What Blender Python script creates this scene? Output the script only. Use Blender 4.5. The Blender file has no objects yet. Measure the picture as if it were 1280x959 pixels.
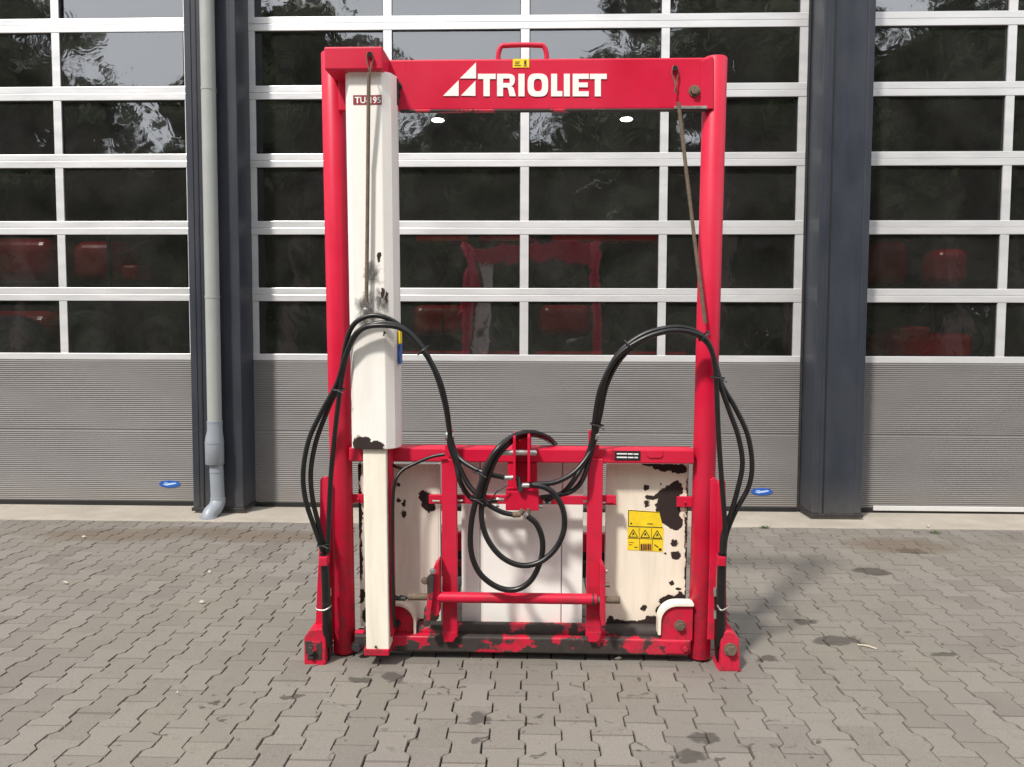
import bpy, bmesh, math, random
from mathutils import Vector, Matrix, noise
random.seed(7)
R = math.radians
sc = bpy.context.scene
COL = sc.collection

# ------------------------------------------------------------------ camera
F, CX, CY, CAM_H = 961.0, 640.0, 479.5, 1.45
PITCH, YAW, ROLL = R(3.3), R(1.65), R(0.2)
fw = Vector((-math.sin(YAW)*math.cos(PITCH), math.cos(YAW)*math.cos(PITCH), -math.sin(PITCH)))
rt0 = Vector((math.cos(YAW), math.sin(YAW), 0)); up0 = rt0.cross(fw)
rt = rt0*math.cos(ROLL) + up0*math.sin(ROLL); up = rt.cross(fw)
EYE = Vector((0, 0, CAM_H))
cd = bpy.data.cameras.new('camera'); cam = bpy.data.objects.new('camera', cd); COL.objects.link(cam)
cam.matrix_world = Matrix(((rt.x, up.x, -fw.x, 0), (rt.y, up.y, -fw.y, 0), (rt.z, up.z, -fw.z, CAM_H), (0, 0, 0, 1)))
cd.sensor_width = 36; cd.lens = F/1280*36; cd.clip_start = 0.05; cd.clip_end = 800
sc.camera = cam

# ------------------------------------------------------------------ sky, sun, exposure
SUN_EL, SUN_AZ = R(51), R(34)            # azimuth to the left of the wall normal
sdir = Vector((-math.sin(SUN_AZ)*math.cos(SUN_EL), -math.cos(SUN_AZ)*math.cos(SUN_EL), math.sin(SUN_EL)))
w = bpy.data.worlds.new('World'); sc.world = w; w.use_nodes = True
wn, wl = w.node_tree.nodes, w.node_tree.links
bg = wn['Background']
sky = wn.new('ShaderNodeTexSky'); sky.sky_type = 'NISHITA'; sky.sun_disc = False
sky.sun_elevation = SUN_EL; sky.sun_rotation = math.atan2(sdir.x, sdir.y)
sky.air_density = 1.0; sky.dust_density = 3.0; sky.ozone_density = 1.0
tc = wn.new('ShaderNodeTexCoord')
cn = wn.new('ShaderNodeTexNoise'); cn.inputs['Scale'].default_value = 2.2; cn.inputs['Detail'].default_value = 7
cn.inputs['Roughness'].default_value = 0.55
cr = wn.new('ShaderNodeValToRGB'); cr.color_ramp.elements[0].position = 0.25; cr.color_ramp.elements[0].color = (.72, .72, .72, 1)
cr.color_ramp.elements[1].position = 0.7; cr.color_ramp.elements[1].color = (1, 1, 1, 1)
mx = wn.new('ShaderNodeMix'); mx.data_type = 'RGBA'
mx.inputs[7].default_value = (15.0, 15.3, 15.9, 1)      # bright thin cloud deck
wl.new(tc.outputs['Generated'], cn.inputs['Vector']); wl.new(cn.outputs['Fac'], cr.inputs['Fac'])
wl.new(cr.outputs['Color'], mx.inputs[0]); wl.new(sky.outputs['Color'], mx.inputs[6])
wl.new(mx.outputs[2], bg.inputs['Color']); bg.inputs['Strength'].default_value = 0.095
sl = bpy.data.lights.new('sun', 'SUN'); sl.energy = 4.2; sl.angle = R(5); sl.color = (1, .95, .87)
so = bpy.data.objects.new('sun', sl); COL.objects.link(so)
so.rotation_euler = (-sdir).to_track_quat('-Z', 'Y').to_euler()
sc.view_settings.view_transform = 'Standard'; sc.view_settings.look = 'None'
sc.view_settings.exposure = 0.1; sc.view_settings.gamma = 1.0; sc.view_settings.use_curve_mapping = False

sc.cycles.max_bounces = 5; sc.cycles.diffuse_bounces = 3; sc.cycles.glossy_bounces = 2; sc.cycles.transparent_max_bounces = 8
sc.cycles.caustics_reflective = False; sc.cycles.caustics_refractive = False

# ------------------------------------------------------------------ helpers
def tag(o, label=None, cat=None, group=None, kind=None):
    if label: o['label'] = label
    if cat: o['category'] = cat
    if group: o['group'] = group
    if kind: o['kind'] = kind
    return o
def empty(name, loc=(0, 0, 0), rot=(0, 0, 0)):
    o = bpy.data.objects.new(name, None); COL.objects.link(o); o.location = loc; o.rotation_euler = rot
    o.empty_display_size = .1
    return o
class MB:
    def __init__(s): s.v = []; s.f = []
    def add(s, vs, fs):
        b = len(s.v); s.v += [tuple(p) for p in vs]; s.f += [tuple(i+b for i in f) for f in fs]; return s
    def box(s, x0, x1, y0, y1, z0, z1):
        return s.add([(x0,y0,z0),(x1,y0,z0),(x1,y1,z0),(x0,y1,z0),(x0,y0,z1),(x1,y0,z1),(x1,y1,z1),(x0,y1,z1)],
                     [(0,3,2,1),(4,5,6,7),(0,1,5,4),(1,2,6,5),(2,3,7,6),(3,0,4,7)])
    def prism(s, poly, y0, y1):                     # poly in (x,z), clockwise or not, extruded along y
        a = sum(poly[i][0]*poly[(i+1)%len(poly)][1]-poly[(i+1)%len(poly)][0]*poly[i][1] for i in range(len(poly)))
        if a < 0: poly = poly[::-1]
        n = len(poly)
        return s.add([(x,y0,z) for x,z in poly]+[(x,y1,z) for x,z in poly],
                     [tuple(range(n)), tuple(range(2*n-1, n-1, -1))]+[((i+1)%n, i, n+i, n+(i+1)%n) for i in range(n)])
    def prismz(s, poly, z0, z1):                    # poly in (x,y), extruded along z
        a = sum(poly[i][0]*poly[(i+1)%len(poly)][1]-poly[(i+1)%len(poly)][0]*poly[i][1] for i in range(len(poly)))
        if a < 0: poly = poly[::-1]
        n = len(poly)
        return s.add([(x,y,z0) for x,y in poly]+[(x,y,z1) for x,y in poly],
                     [tuple(range(n-1,-1,-1)), tuple(range(n, 2*n))]+[(i, (i+1)%n, n+(i+1)%n, n+i) for i in range(n)])
    def tube(s, pts, r, n=10, caps=True):
        pts = [Vector(p) for p in pts]; rs = r if isinstance(r, (list, tuple)) else [r]*len(pts)
        t0 = (pts[1]-pts[0]).normalized(); ref = Vector((0,0,1)) if abs(t0.z) < .9 else Vector((1,0,0))
        u = t0.cross(ref).normalized(); vs = []
        for i, p in enumerate(pts):
            t = (pts[min(i+1,len(pts)-1)]-pts[max(i-1,0)]).normalized()
            u = (u - t*u.dot(t)).normalized(); b = t.cross(u)
            vs += [p+(u*math.cos(2*math.pi*k/n)+b*math.sin(2*math.pi*k/n))*rs[i] for k in range(n)]
        m = len(pts)
        fs = [(i*n+k, i*n+(k+1)%n, (i+1)*n+(k+1)%n, (i+1)*n+k) for i in range(m-1) for k in range(n)]
        if caps: fs += [tuple(range(n-1,-1,-1)), tuple(range((m-1)*n, m*n))]
        return s.add(vs, fs)
    def cyl(s, a, b, r, n=16): return s.tube([a, b], r, n)
    def build(s, name, m=None, parent=None, smooth=0, bevel=0, seg=2):
        me = bpy.data.meshes.new(name); me.from_pydata(s.v, [], s.f)
        if m: me.materials.append(m)
        if smooth:
            for p in me.polygons: p.use_smooth = True
            me.set_sharp_from_angle(angle=R(smooth))
        me.update()
        o = bpy.data.objects.new(name, me); COL.objects.link(o)
        if parent: o.parent = parent
        if bevel:
            b = o.modifiers.new('bevel', 'BEVEL'); b.width = bevel; b.segments = seg; b.limit_method = 'ANGLE'; b.angle_limit = R(35)
        return o
def clone(o, name, parent=None, loc=None):
    c = o.copy(); c.name = name; COL.objects.link(c); c.parent = parent
    if loc is not None: c.location = loc
    return c
def spline(pts, n=8):
    P = [Vector(p) for p in pts]; P = [P[0]*2-P[1]]+P+[P[-1]*2-P[-2]]; out = []
    for i in range(1, len(P)-2):
        a, b, c, d = P[i-1], P[i], P[i+1], P[i+2]
        for k in range(n):
            t = k/n
            out.append(.5*((2*b)+(c-a)*t+(2*a-5*b+4*c-d)*t*t+(3*b-a-3*c+d)*t**3))
    out.append(P[-2]); return out

# ------------------------------------------------------------------ materials
class NT:
    def __init__(s, name):
        s.m = bpy.data.materials.new(name); s.m.use_nodes = True
        s.n, s.l = s.m.node_tree.nodes, s.m.node_tree.links
        s.b = s.n['Principled BSDF']
        s.tc = s.n.new('ShaderNodeTexCoord'); s.geo = s.n.new('ShaderNodeNewGeometry')
    def link(s, a, b): s.l.new(a, b)
    def noise(s, scale, detail=4, rough=.6, co=None, dist=0, out='Fac'):
        n = s.n.new('ShaderNodeTexNoise'); n.inputs['Scale'].default_value = scale; n.inputs['Detail'].default_value = detail
        n.inputs['Roughness'].default_value = rough; n.inputs['Distortion'].default_value = dist
        s.link(co or s.tc.outputs['Object'], n.inputs['Vector']); return n.outputs[out]
    def ramp(s, v, *st):
        r = s.n.new('ShaderNodeValToRGB'); e = r.color_ramp.elements
        while len(e) < len(st): e.new(.5)
        for k, (p, c) in enumerate(st):
            e[k].position = p; e[k].color = (c if isinstance(c, tuple) else (c, c, c))+(1,)
        s.link(v, r.inputs['Fac']); return r.outputs['Color']
    def mix(s, f, a, b, mode='MIX'):
        m = s.n.new('ShaderNodeMix'); m.data_type = 'RGBA'; m.blend_type = mode
        for i, x in ((0, f), (6, a), (7, b)):
            if isinstance(x, (int, float)): m.inputs[i].default_value = x
            elif isinstance(x, tuple): m.inputs[i].default_value = x+(1,)
            else: s.link(x, m.inputs[i])
        return m.outputs[2]
    def math(s, op, a, b=0, c=None):
        m = s.n.new('ShaderNodeMath'); m.operation = op
        for i, x in enumerate((a, b) if c is None else (a, b, c)):
            if isinstance(x, (int, float)): m.inputs[i].default_value = x
            else: s.link(x, m.inputs[i])
        return m.outputs[0]
    def bump(s, h, strength=.3, dist=.01):
        b = s.n.new('ShaderNodeBump'); b.inputs['Strength'].default_value = strength; b.inputs['Distance'].default_value = dist
        s.link(h, b.inputs['Height']); s.link(b.outputs['Normal'], s.b.inputs['Normal']); return b
    def set(s, col=None, rough=None, metal=None, spec=None):
        for k, v in (('Base Color', col), ('Roughness', rough), ('Metallic', metal), ('Specular IOR Level', spec)):
            if v is None: continue
            if isinstance(v, (int, float)): s.b.inputs[k].default_value = v
            elif isinstance(v, tuple): s.b.inputs[k].default_value = v+(1,)
            else: s.link(v, s.b.inputs[k])
        return s.m
    def mapped(s, co, scale):
        m = s.n.new('ShaderNodeMapping'); m.inputs['Scale'].default_value = scale; s.link(co, m.inputs['Vector']); return m.outputs['Vector']
    def blobs(s, co, lst, wob=.02, wscale=18, soft=.12):
        """mask (0..1) of worn patches: list of (x, z, rx, rz) ellipses with a ragged outline"""
        nz = s.noise(wscale, 4, .65, co, out='Color')
        v1 = s.n.new('ShaderNodeVectorMath'); v1.operation = 'SUBTRACT'; s.link(nz, v1.inputs[0]); v1.inputs[1].default_value = (.5, .5, .5)
        v2 = s.n.new('ShaderNodeVectorMath'); v2.operation = 'MULTIPLY_ADD'; s.link(v1.outputs[0], v2.inputs[0])
        v2.inputs[1].default_value = (wob*2,)*3; s.link(co, v2.inputs[2])
        sx = s.n.new('ShaderNodeSeparateXYZ'); s.link(v2.outputs[0], sx.inputs[0])
        best = None
        for (x, z, rx, rz) in lst:
            a = s.math('MULTIPLY', s.math('SUBTRACT', sx.outputs[0], x), 1/rx)
            b = s.math('MULTIPLY', s.math('SUBTRACT', sx.outputs[2], z), 1/rz)
            d = s.math('ADD', s.math('MULTIPLY', a, a), s.math('MULTIPLY', b, b))
            best = d if best is None else s.math('MINIMUM', best, d)
        return s.ramp(best, (1-soft, 1.0), (1+soft, 0.0))
def plain(name, col, rough=.6, metal=0, var=.12, scale=9, bump=0):
    t = NT(name); nz = t.noise(scale, 5)
    c = t.mix(t.ramp(nz, (.3, 0.), (.75, 1.)), tuple(x*(1-var) for x in col), tuple(min(1, x*(1+var)) for x in col))
    t.set(c, t.ramp(nz, (.2, max(0, rough-.1)), (.8, min(1, rough+.12))), metal)
    if bump: t.bump(t.noise(scale*12, 3), bump, .003)
    return t.m
M = {}
def red_paint(name, worn=0.0):
    t = NT(name); big = t.noise(3.5, 5, .6); fine = t.noise(60, 3)
    c = t.mix(t.ramp(big, (.3, 0.), (.7, 1.)), (.50, .0035, .030), (.60, .008, .046))
    c = t.mix(t.ramp(fine, (.68, 0.), (.78, .45)), c, (.30, .05, .05))
    ch = t.noise(26, 6, .7)                                                # small chips
    c = t.mix(t.ramp(ch, (.70, 0.), (.73, .8)), c, (.06, .03, .025))
    fd = t.noise(1.3, 4, .6); c = t.mix(t.ramp(fd, (.42, 0.), (.68, .45)), c, (.60, .05, .085))          # sun-faded areas
    scr = t.noise(30, 4, .7, t.mapped(t.tc.outputs['Object'], (1, 1, .06)), .3); c = t.mix(t.ramp(scr, (.66, 0.), (.72, .28)), c, (.22, .02, .03))
    sz = t.n.new('ShaderNodeSeparateXYZ'); t.link(t.geo.outputs['Position'], sz.inputs[0])
    mud = t.math('MULTIPLY', t.ramp(sz.outputs[2], (.02, .85), (.75, 0.)), t.ramp(t.noise(18, 7, .72), (.46, 0.), (.66, 1.)))
    c = t.mix(mud, c, (.13, .035, .035))
    if worn:
        wn_ = t.noise(7.5, 7, .6, t.mapped(t.tc.outputs['Object'], (1, 1, 1.3)))
        th = .445-(worn-1)*.1; m = t.ramp(wn_, (th, 0.), (th+.03, 1.))
        dk = t.mix(t.noise(30, 4), (.012, .011, .011), (.06, .045, .04))
        c = t.mix(m, c, dk)
        t.set(c, t.mix(m, (.42,)*3, (.7,)*3))
        t.bump(m, .25, .002)
    else:
        t.set(c, t.ramp(big, (.2, .34), (.8, .5)), 0, .28)
        t.bump(t.noise(140, 2), .06, .002)
    return t.m
M['red'] = red_paint('red_paint'); M['redworn'] = red_paint('worn_red_paint', 1.0); M['rollerworn'] = red_paint('mostly_bare_roller', 1.35)
M['hose'] = plain('black_rubber', (.006, .006, .0065), .36, 0, .3, 30)
M['steel'] = plain('zinc_steel', (.45, .44, .42), .38, .85, .25, 40)
M['rusty'] = plain('rusty_steel', (.16, .12, .085), .75, .25, .35, 60, .4)
M['dark'] = plain('dark_metal', (.035, .033, .033), .6, .2, .3, 30)
M['black'] = plain('black_plastic', (.012, .012, .013), .5)
M['white_letter'] = plain('white_film', (.82, .82, .80), .45, 0, .03)
M['yellow'] = plain('yellow_film', (.86, .62, .02), .5, 0, .1, 25)
M['blue'] = plain('blue_film', (.02, .10, .42), .35)
M['pale_blue'] = plain('pale_blue_film', (.45, .60, .85), .4)
M['maroon'] = plain('maroon_film', (.28, .03, .035), .5)
M['whitepvc'] = plain('white_board', (.88, .875, .84), .38, 0, .03, 3)
M['pipe'] = plain('grey_pvc', (.33, .345, .33), .45, 0, .06, 4)
M['pipe2'] = plain('blue_grey_pvc', (.26, .285, .32), .4, 0, .06, 6)

def anthracite():
    t = NT('anthracite_cladding'); n = t.noise(2.2, 6, .6, t.mapped(t.tc.outputs['Object'], (2, 2, .7)))
    c = t.mix(t.ramp(n, (.35, 0.), (.7, 1.)), (.024, .029, .040), (.036, .041, .053))
    sx = t.n.new('ShaderNodeSeparateXYZ'); t.link(t.geo.outputs['Position'], sx.inputs[0])
    dirt = t.math('MULTIPLY', t.ramp(sx.outputs[2], (.0, 1.), (.35, 0.)), t.noise(14, 6))
    c = t.mix(t.math('MULTIPLY', dirt, .6), c, (.16, .14, .115))
    t.set(c, t.ramp(n, (.3, .38), (.7, .55)), 0, .4); return t.m
M['anth'] = anthracite()
def alu():
    t = NT('white_coated_aluminium'); n = t.noise(2.5, 5, .6, t.mapped(t.geo.outputs['Position'], (1, 1, 5)))
    c = t.mix(t.ramp(n, (.3, 0.), (.75, 1.)), (.80, .80, .815), (.88, .88, .885))
    t.set(c, t.ramp(n, (.3, .30), (.7, .40)), .5); return t.m
M['alu'] = alu()
def greyrib():
    t = NT('grey_door_panel'); n = t.noise(1.6, 5, .6, t.mapped(t.geo.outputs['Position'], (1, 1, 3)))
    c = t.mix(t.ramp(n, (.3, 0.), (.75, 1.)), (.165, .157, .155), (.198, .189, .187))
    sx = t.n.new('ShaderNodeSeparateXYZ'); t.link(t.geo.outputs['Position'], sx.inputs[0])
    dirt = t.math('MULTIPLY', t.ramp(sx.outputs[2], (.02, .7), (.28, 0.)), t.noise(6, 5))
    c = t.mix(dirt, c, (.2, .17, .14))
    t.set(c, .55); return t.m
M['grey'] = greyrib()
def glass():
    t = NT('window_glass')
    for x in list(t.n):
        if x.type == 'BSDF_PRINCIPLED': t.n.remove(x)
    out = [x for x in t.n if x.type == 'OUTPUT_MATERIAL'][0]
    P = t.geo.outputs['Position']
    h1 = t.noise(1.1, 2, .5, P, .6); h2 = t.noise(5.0, 2, .5, P, 1.6)
    h = t.math('ADD', h1, t.math('MULTIPLY', h2, .07))
    b = t.n.new('ShaderNodeBump'); b.inputs['Strength'].default_value = .22; b.inputs['Distance'].default_value = .035; t.link(h, b.inputs['Height'])
    gl = t.n.new('ShaderNodeBsdfGlossy'); gl.inputs['Roughness'].default_value = .03; gl.inputs['Color'].default_value = (.96, .98, 1, 1)
    t.link(b.outputs['Normal'], gl.inputs['Normal'])
    tr = t.n.new('ShaderNodeBsdfTransparent'); tr.inputs['Color'].default_value = (.54, .54, .55, 1)
    lw = t.n.new('ShaderNodeLayerWeight'); lw.inputs['Blend'].default_value = .5
    fr = t.math('ADD', t.math('MULTIPLY', t.math('POWER', lw.outputs['Facing'], 5), .73), .27)
    ms = t.n.new('ShaderNodeMixShader'); t.link(fr, ms.inputs[0]); t.link(tr.outputs[0], ms.inputs[1]); t.link(gl.outputs[0], ms.inputs[2])
    df = t.n.new('ShaderNodeBsdfDiffuse'); df.inputs['Color'].default_value = (.62, .60, .58, 1)      # thin dusty film, added as a grey haze that lifts the dark panes
    dust_veil = t.ramp(t.noise(2.4, 6, .62, P, .5), (.3, .010), (.75, .036))
    m2 = t.n.new('ShaderNodeMixShader'); t.link(dust_veil, m2.inputs[0]); t.link(ms.outputs[0], m2.inputs[1]); t.link(df.outputs[0], m2.inputs[2])
    t.link(m2.outputs[0], out.inputs['Surface']); return t.m
M['glass'] = glass()

# ------------------------------------------------------------------ ground: pavers, joints, concrete apron
DOOR_Y, PIL_Y = 6.5, 6.22
def paver_mat():
    t = NT('concrete_paver'); P = t.geo.outputs['Position']
    oi = t.n.new('ShaderNodeObjectInfo'); at = t.n.new('ShaderNodeAttribute'); at.attribute_name = 'tint'
    rnd = t.math('FRACT', t.math('ADD', oi.outputs['Random'], at.outputs['Fac']))
    c = t.mix(rnd, (.162, .147, .133), (.220, .200, .182))
    big = t.noise(.9, 5, .6, P); c = t.mix(t.ramp(big, (.38, 0.), (.68, .7)), c, (.205, .190, .155))
    sp = t.noise(170, 3, .7, P); c = t.mix(t.ramp(sp, (.30, .55), (.5, 0.)), c, (.10, .085, .07))
    c = t.mix(t.ramp(sp, (.62, 0.), (.74, .5)), c, (.42, .39, .35))
    md = t.noise(11, 6, .65, P); c = t.mix(t.ramp(md, (.56, 0.), (.70, .35)), c, (.13, .11, .09))
    # dark oil spots and splashes
    o1 = t.noise(15, 3, .5, P, .8); gate = t.noise(1.3, 3, .5, P)
    sg = t.n.new('ShaderNodeSeparateXYZ'); t.link(P, sg.inputs[0])
    ex = t.math('MULTIPLY', t.math('SUBTRACT', sg.outputs[0], -.05), 1/1.25); ey = t.math('MULTIPLY', t.math('SUBTRACT', sg.outputs[1], 3.0), 1/.6)
    NEAR = t.ramp(t.math('ADD', t.math('MULTIPLY', ex, ex), t.math('MULTIPLY', ey, ey)), (.5, .14), (1., 0.))
    spot = t.math('MULTIPLY', t.ramp(o1, (.645, 0.), (.69, 1.)), t.ramp(t.math('ADD', gate, NEAR), (.50, 0.), (.62, 1.)))
    c = t.mix(t.math('MULTIPLY', spot, .7), c, (.035, .030, .024))
    # a few larger stains: (x, y, rx, ry)
    sx = t.n.new('ShaderNodeSeparateXYZ')
    nz = t.noise(7, 4, .6, P, out='Color')
    v = t.n.new('ShaderNodeVectorMath'); v.operation = 'MULTIPLY_ADD'; t.link(nz, v.inputs[0]); v.inputs[1].default_value = (.2, .2, 0)
    v0 = t.n.new('ShaderNodeVectorMath'); v0.operation = 'SUBTRACT'; t.link(P, v0.inputs[0]); v0.inputs[1].default_value = (.1, .1, 0)
    t.link(v0.outputs[0], v.inputs[2]); t.link(v.outputs[0], sx.inputs[0])
    def st(lst):
        best = None
        for (x, y, rx, ry) in lst:
            a = t.math('MULTIPLY', t.math('SUBTRACT', sx.outputs[0], x), 1/rx); b = t.math('MULTIPLY', t.math('SUBTRACT', sx.outputs[1], y), 1/ry)
            d = t.math('ADD', t.math('MULTIPLY', a, a), t.math('MULTIPLY', b, b)); best = d if best is None else t.math('MINIMUM', best, d)
        return best
    oil = t.ramp(st([(2.12, 4.82, .13, .09), (1.47, 3.68, .14, .06), (1.05, 3.45, .05, .03), (1.42, 3.92, .07, .05), (1.9, 3.55, .05, .03), (2.6, 5.3, .12, .07),
                     (-.58, 3.20, .05, .04), (-.72, 3.18, .06, .03), (-.98, 3.02, .06, .03), (-1.25, 2.95, .03, .03), (.62, 2.75, .05, .05), (.55, 2.62, .06, .04), (.66, 2.6, .04, .03), (-.2, 2.85, .05, .05), (-.18, 2.72, .03, .03)]), (.55, 1.), (1.25, 0.))
    c = t.mix(t.math('MULTIPLY', oil, .72), c, (.045, .04, .034))
    damp = t.ramp(st([(-3.1, 5.5, .75, .22), (-1.9, 5.5, .7, .20), (-2.5, 5.62, .8, .16), (2.6, 5.45, .5, .25)]), (.25, 1.), (1.4, 0.))
    c = t.mix(t.math('MULTIPLY', damp, .55), c, (.12, .085, .06))
    t.set(c, .88, 0, .25); t.bump(t.math('ADD', sp, t.math('MULTIPLY', md, .8)), .28, .004); return t.m
M['paver'] = paver_mat()
def sand():
    t = NT('joint_sand'); P = t.geo.outputs['Position']
    c = t.mix(t.noise(2, 5, .6, P), (.030, .026, .021), (.070, .058, .046)); c = t.mix(t.ramp(t.noise(90, 3, .6, P), (.5, 0.), (.7, .5)), c, (.03, .026, .02))
    t.set(c, .95, 0, .1); return t.m
M['sand'] = sand()
def concrete():
    t = NT('pale_concrete'); P = t.geo.outputs['Position']
    n = t.noise(2.2, 6, .62, P); c = t.mix(t.ramp(n, (.3, 0.), (.72, 1.)), (.30, .27, .23), (.43, .39, .335))
    c = t.mix(t.ramp(t.noise(120, 3, .6, P), (.58, 0.), (.75, .5)), c, (.20, .17, .14))
    c = t.mix(t.ramp(t.noise(9, 6, .7, P), (.58, 0.), (.72, .55)), c, (.20, .165, .125))
    t.set(c, .9, 0, .2); t.bump(t.noise(70, 4, .6, P), .25, .004); return t.m
M['concrete'] = concrete()

g = MB().add([(-150, -150, -.0125), (150, -150, -.0125), (150, 150, -.0125), (-150, 150, -.0125)], [(0, 1, 2, 3)]).build('ground', M['sand'])
tag(g, kind='structure')
yard = MB().add([(-60, -60, -.006), (60, -60, -.006), (60, -1.5, -.006), (-60, -1.5, -.006)], [(0, 1, 2, 3)]).build('yard_paving', M['paver'])
tag(yard, kind='structure')
for x0, x1 in ((-60, -7.6), (7.6, 60)):
    tag(MB().add([(x0, -1.5, -.006), (x1, -1.5, -.006), (x1, 6.0, -.006), (x0, 6.0, -.006)], [(0, 1, 2, 3)]).build('yard_paving', M['paver']), kind='structure')
PW, PL = .1325, .2015                                  # column pitch and stone length
HW, HN = .1565/2, .1085/2
def outline(ins):
    a, b, l = HW-ins, HN-ins, PL/2-ins; s1 = PL/2-.041; s2 = PL/2-.063
    r = [(a, -l), (a, -s1), (b, -s2), (b, s2), (a, s1), (a, l)]
    return r+[(-x, -y) for x, y in r]
top, bot = outline(.0042), outline(.0020)
PV = [(x, y, 0) for x, y in top]+[(x, y, -.010) for x, y in bot]
PF = [tuple(range(12))]+[(12+i, 12+(i+1) % 12, (i+1) % 12, i) for i in range(12)]
pmesh = bpy.data.meshes.new('paver'); pmesh.from_pydata(PV, [], PF); pmesh.materials.append(M['paver'])
def proj(p):
    d = Vector(p)-EYE; z = d.dot(fw)
    return (CX+F*d.dot(rt)/z, CY-F*d.dot(up)/z) if z > .1 else None
spots = []
for ci in range(-58, 59):
    x = .030+ci*PW
    for ri in range(-26, 16):
        y = 3.354+PL/2+(ri+(.5 if ci % 2 else 0))*PL
        if y > 6.02: continue
        spots.append((x, y))
pave = empty('paved_yard'); tag(pave, kind='structure')
vis = []
for s in spots:
    q = proj((s[0], s[1], 0))
    if q and -25 < q[0] < 1305 and q[1] < 985: vis.append((s[1]**2+s[0]**2, s))
vis.sort(); single = set(s for _, s in vis[:296])
rest = MB(); tint = []
for (x, y) in spots:
    dz = random.gauss(0, .0011); tx, ty, tz = random.gauss(0, .004), random.gauss(0, .004), random.gauss(0, .007)
    jx, jy = random.gauss(0, .0006), random.gauss(0, .0006)
    if (x, y) in single:
        o = bpy.data.objects.new('paver', pmesh); COL.objects.link(o); o.parent = pave
        o.location = (x+jx, y+jy, dz); o.rotation_euler = (tx, ty, tz)
    else:
        c, s_ = math.cos(tz), math.sin(tz)
        rest.add([(x+jx+px*c-py*s_, y+jy+px*s_+py*c, pz+dz+py*tx-px*ty) for px, py, pz in PV], PF); tint += [random.random()]*24
ro = rest.build('paver_field', M['paver'], pave); tag(ro, kind='stuff')
ta = ro.data.attributes.new('tint', 'FLOAT', 'POINT'); ta.data.foreach_set('value', tint)

# concrete apron along the doors: a shallow ramp with a slightly ragged front edge
ap = MB(); n = 120; xs = [-15+30*i/n for i in range(n+1)]
rows = []
for k, (yy, zz) in enumerate(((5.93, -.02), (5.935, .005), (5.96, .007), (6.9, -.006))):
    rows.append([(x, yy+(.012*noise.noise(Vector((x*3, k*.2, 0))) if k < 3 else 0), zz) for x in xs])
for a, b in zip(rows[:-1], rows[1:]):
    for i in range(n): ap.add([a[i], a[i+1], b[i+1], b[i]], [(0, 1, 2, 3)])
tag(ap.build('concrete_apron', M['concrete']), kind='structure')

# ------------------------------------------------------------------ workshop building: pillars, lintel, inside
bld = empty('workshop_building', (0, PIL_Y, 0))
tag(bld, 'anthracite clad workshop building with wide glazed overhead doors behind the red machine', 'building')
def bpart(name, x0, x1, y0, y1, z0, z1, m, bevel=0):
    mb = MB().box(x0, x1, y0-PIL_Y, y1-PIL_Y, z0, z1); return mb.build(name, m, bld, 0, bevel)
PILLARS = [(-8.05, -7.63), (-2.815, -2.397), (2.250, 2.646), (7.3, 7.7)]
for (a, b) in PILLARS:
    p = bpart('pillar', a+.022, b-.022, PIL_Y+.006, 6.75, .045, 5.9, M['anth'])
    for (x0, x1) in ((a, a+.055), (b-.055, b)):                        # folded corner trims
        q = MB().box(x0, x1, PIL_Y-PIL_Y, .29, .05, 5.9).build('corner_trim', M['anth'], p, 0, .006)
    MB().box(a+.085, a+.095, .001, .02, .05, 5.9).build('seam', M['black'], p)
    MB().box(a-.012, b+.012, -.012, .3, .022, .05).build('base_flashing', M['dark'], p, 0, .004)
    MB().box(a+.01, b-.01, .012, .3, .0, .03).build('plinth', M['concrete'], p)
bpart('lintel', -12, 12, PIL_Y+.04, 6.75, 5.18, 5.9, M['anth'])
bpart('eaves_trim', -12.1, 12.1, PIL_Y-.25, 6.9, 5.9, 6.15, M['anth'])
bpart('roof', -12.1, 12.1, 6.9, 19.2, 5.95, 6.1, M['dark'])
inw = plain('inside_wall', (.5, .48, .46), .8); inf = plain('inside_floor', (.32, .31, .30), .7)
bpart('back_wall', -12, 12, 19, 19.2, 0, 5.95, inw)
bpart('side_wall', -12.2, -12, 6.22, 19.2, 0, 5.95, M['anth']); bpart('side_wall', 12, 12.2, 6.22, 19.2, 0, 5.95, M['anth'])
tag(MB().box(-12, 12, 6.9, 19, -.02, .018).build('inside_floor', inf), kind='structure')
for x0, x1 in ((-12, -8.05), (7.7, 12)): bpart('wall_panel', x0, x1, PIL_Y+.05, 6.75, 0, 5.18, M['anth'])

# ------------------------------------------------------------------ overhead sectional doors
SEC = [0.034, .656, 1.262]+[1.262+.5605*k for k in range(1, 8)]
def ribbed(x0, x1, z0, z1):
    mb = MB(); n = max(2, round((z1-z0-.012)/.0168)); p = (z1-z0-.012)/n; prof = [(.005, z0)]
    for k in range(n):
        z = z0+.006+k*p
        prof += [(.0040, z), (.0, z+p*.25), (.0, z+p*.58), (.0036, z+p*.83)]
    prof += [(.0036, z1-.004), (.005, z1)]
    for (a, b) in zip(prof[:-1], prof[1:]):
        mb.add([(x0, a[0], a[1]), (x1, a[0], a[1]), (x1, b[0], b[1]), (x0, b[0], b[1])], [(0, 1, 2, 3)])
    mb.box(x0, x1, .0065, .05, z0+.001, z1-.001); return mb
def rail_prof(mb, x0, x1, z0, z1):
    mb.box(x0, x1, 0, .045, z0, z1)
meshcache = {}
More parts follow.
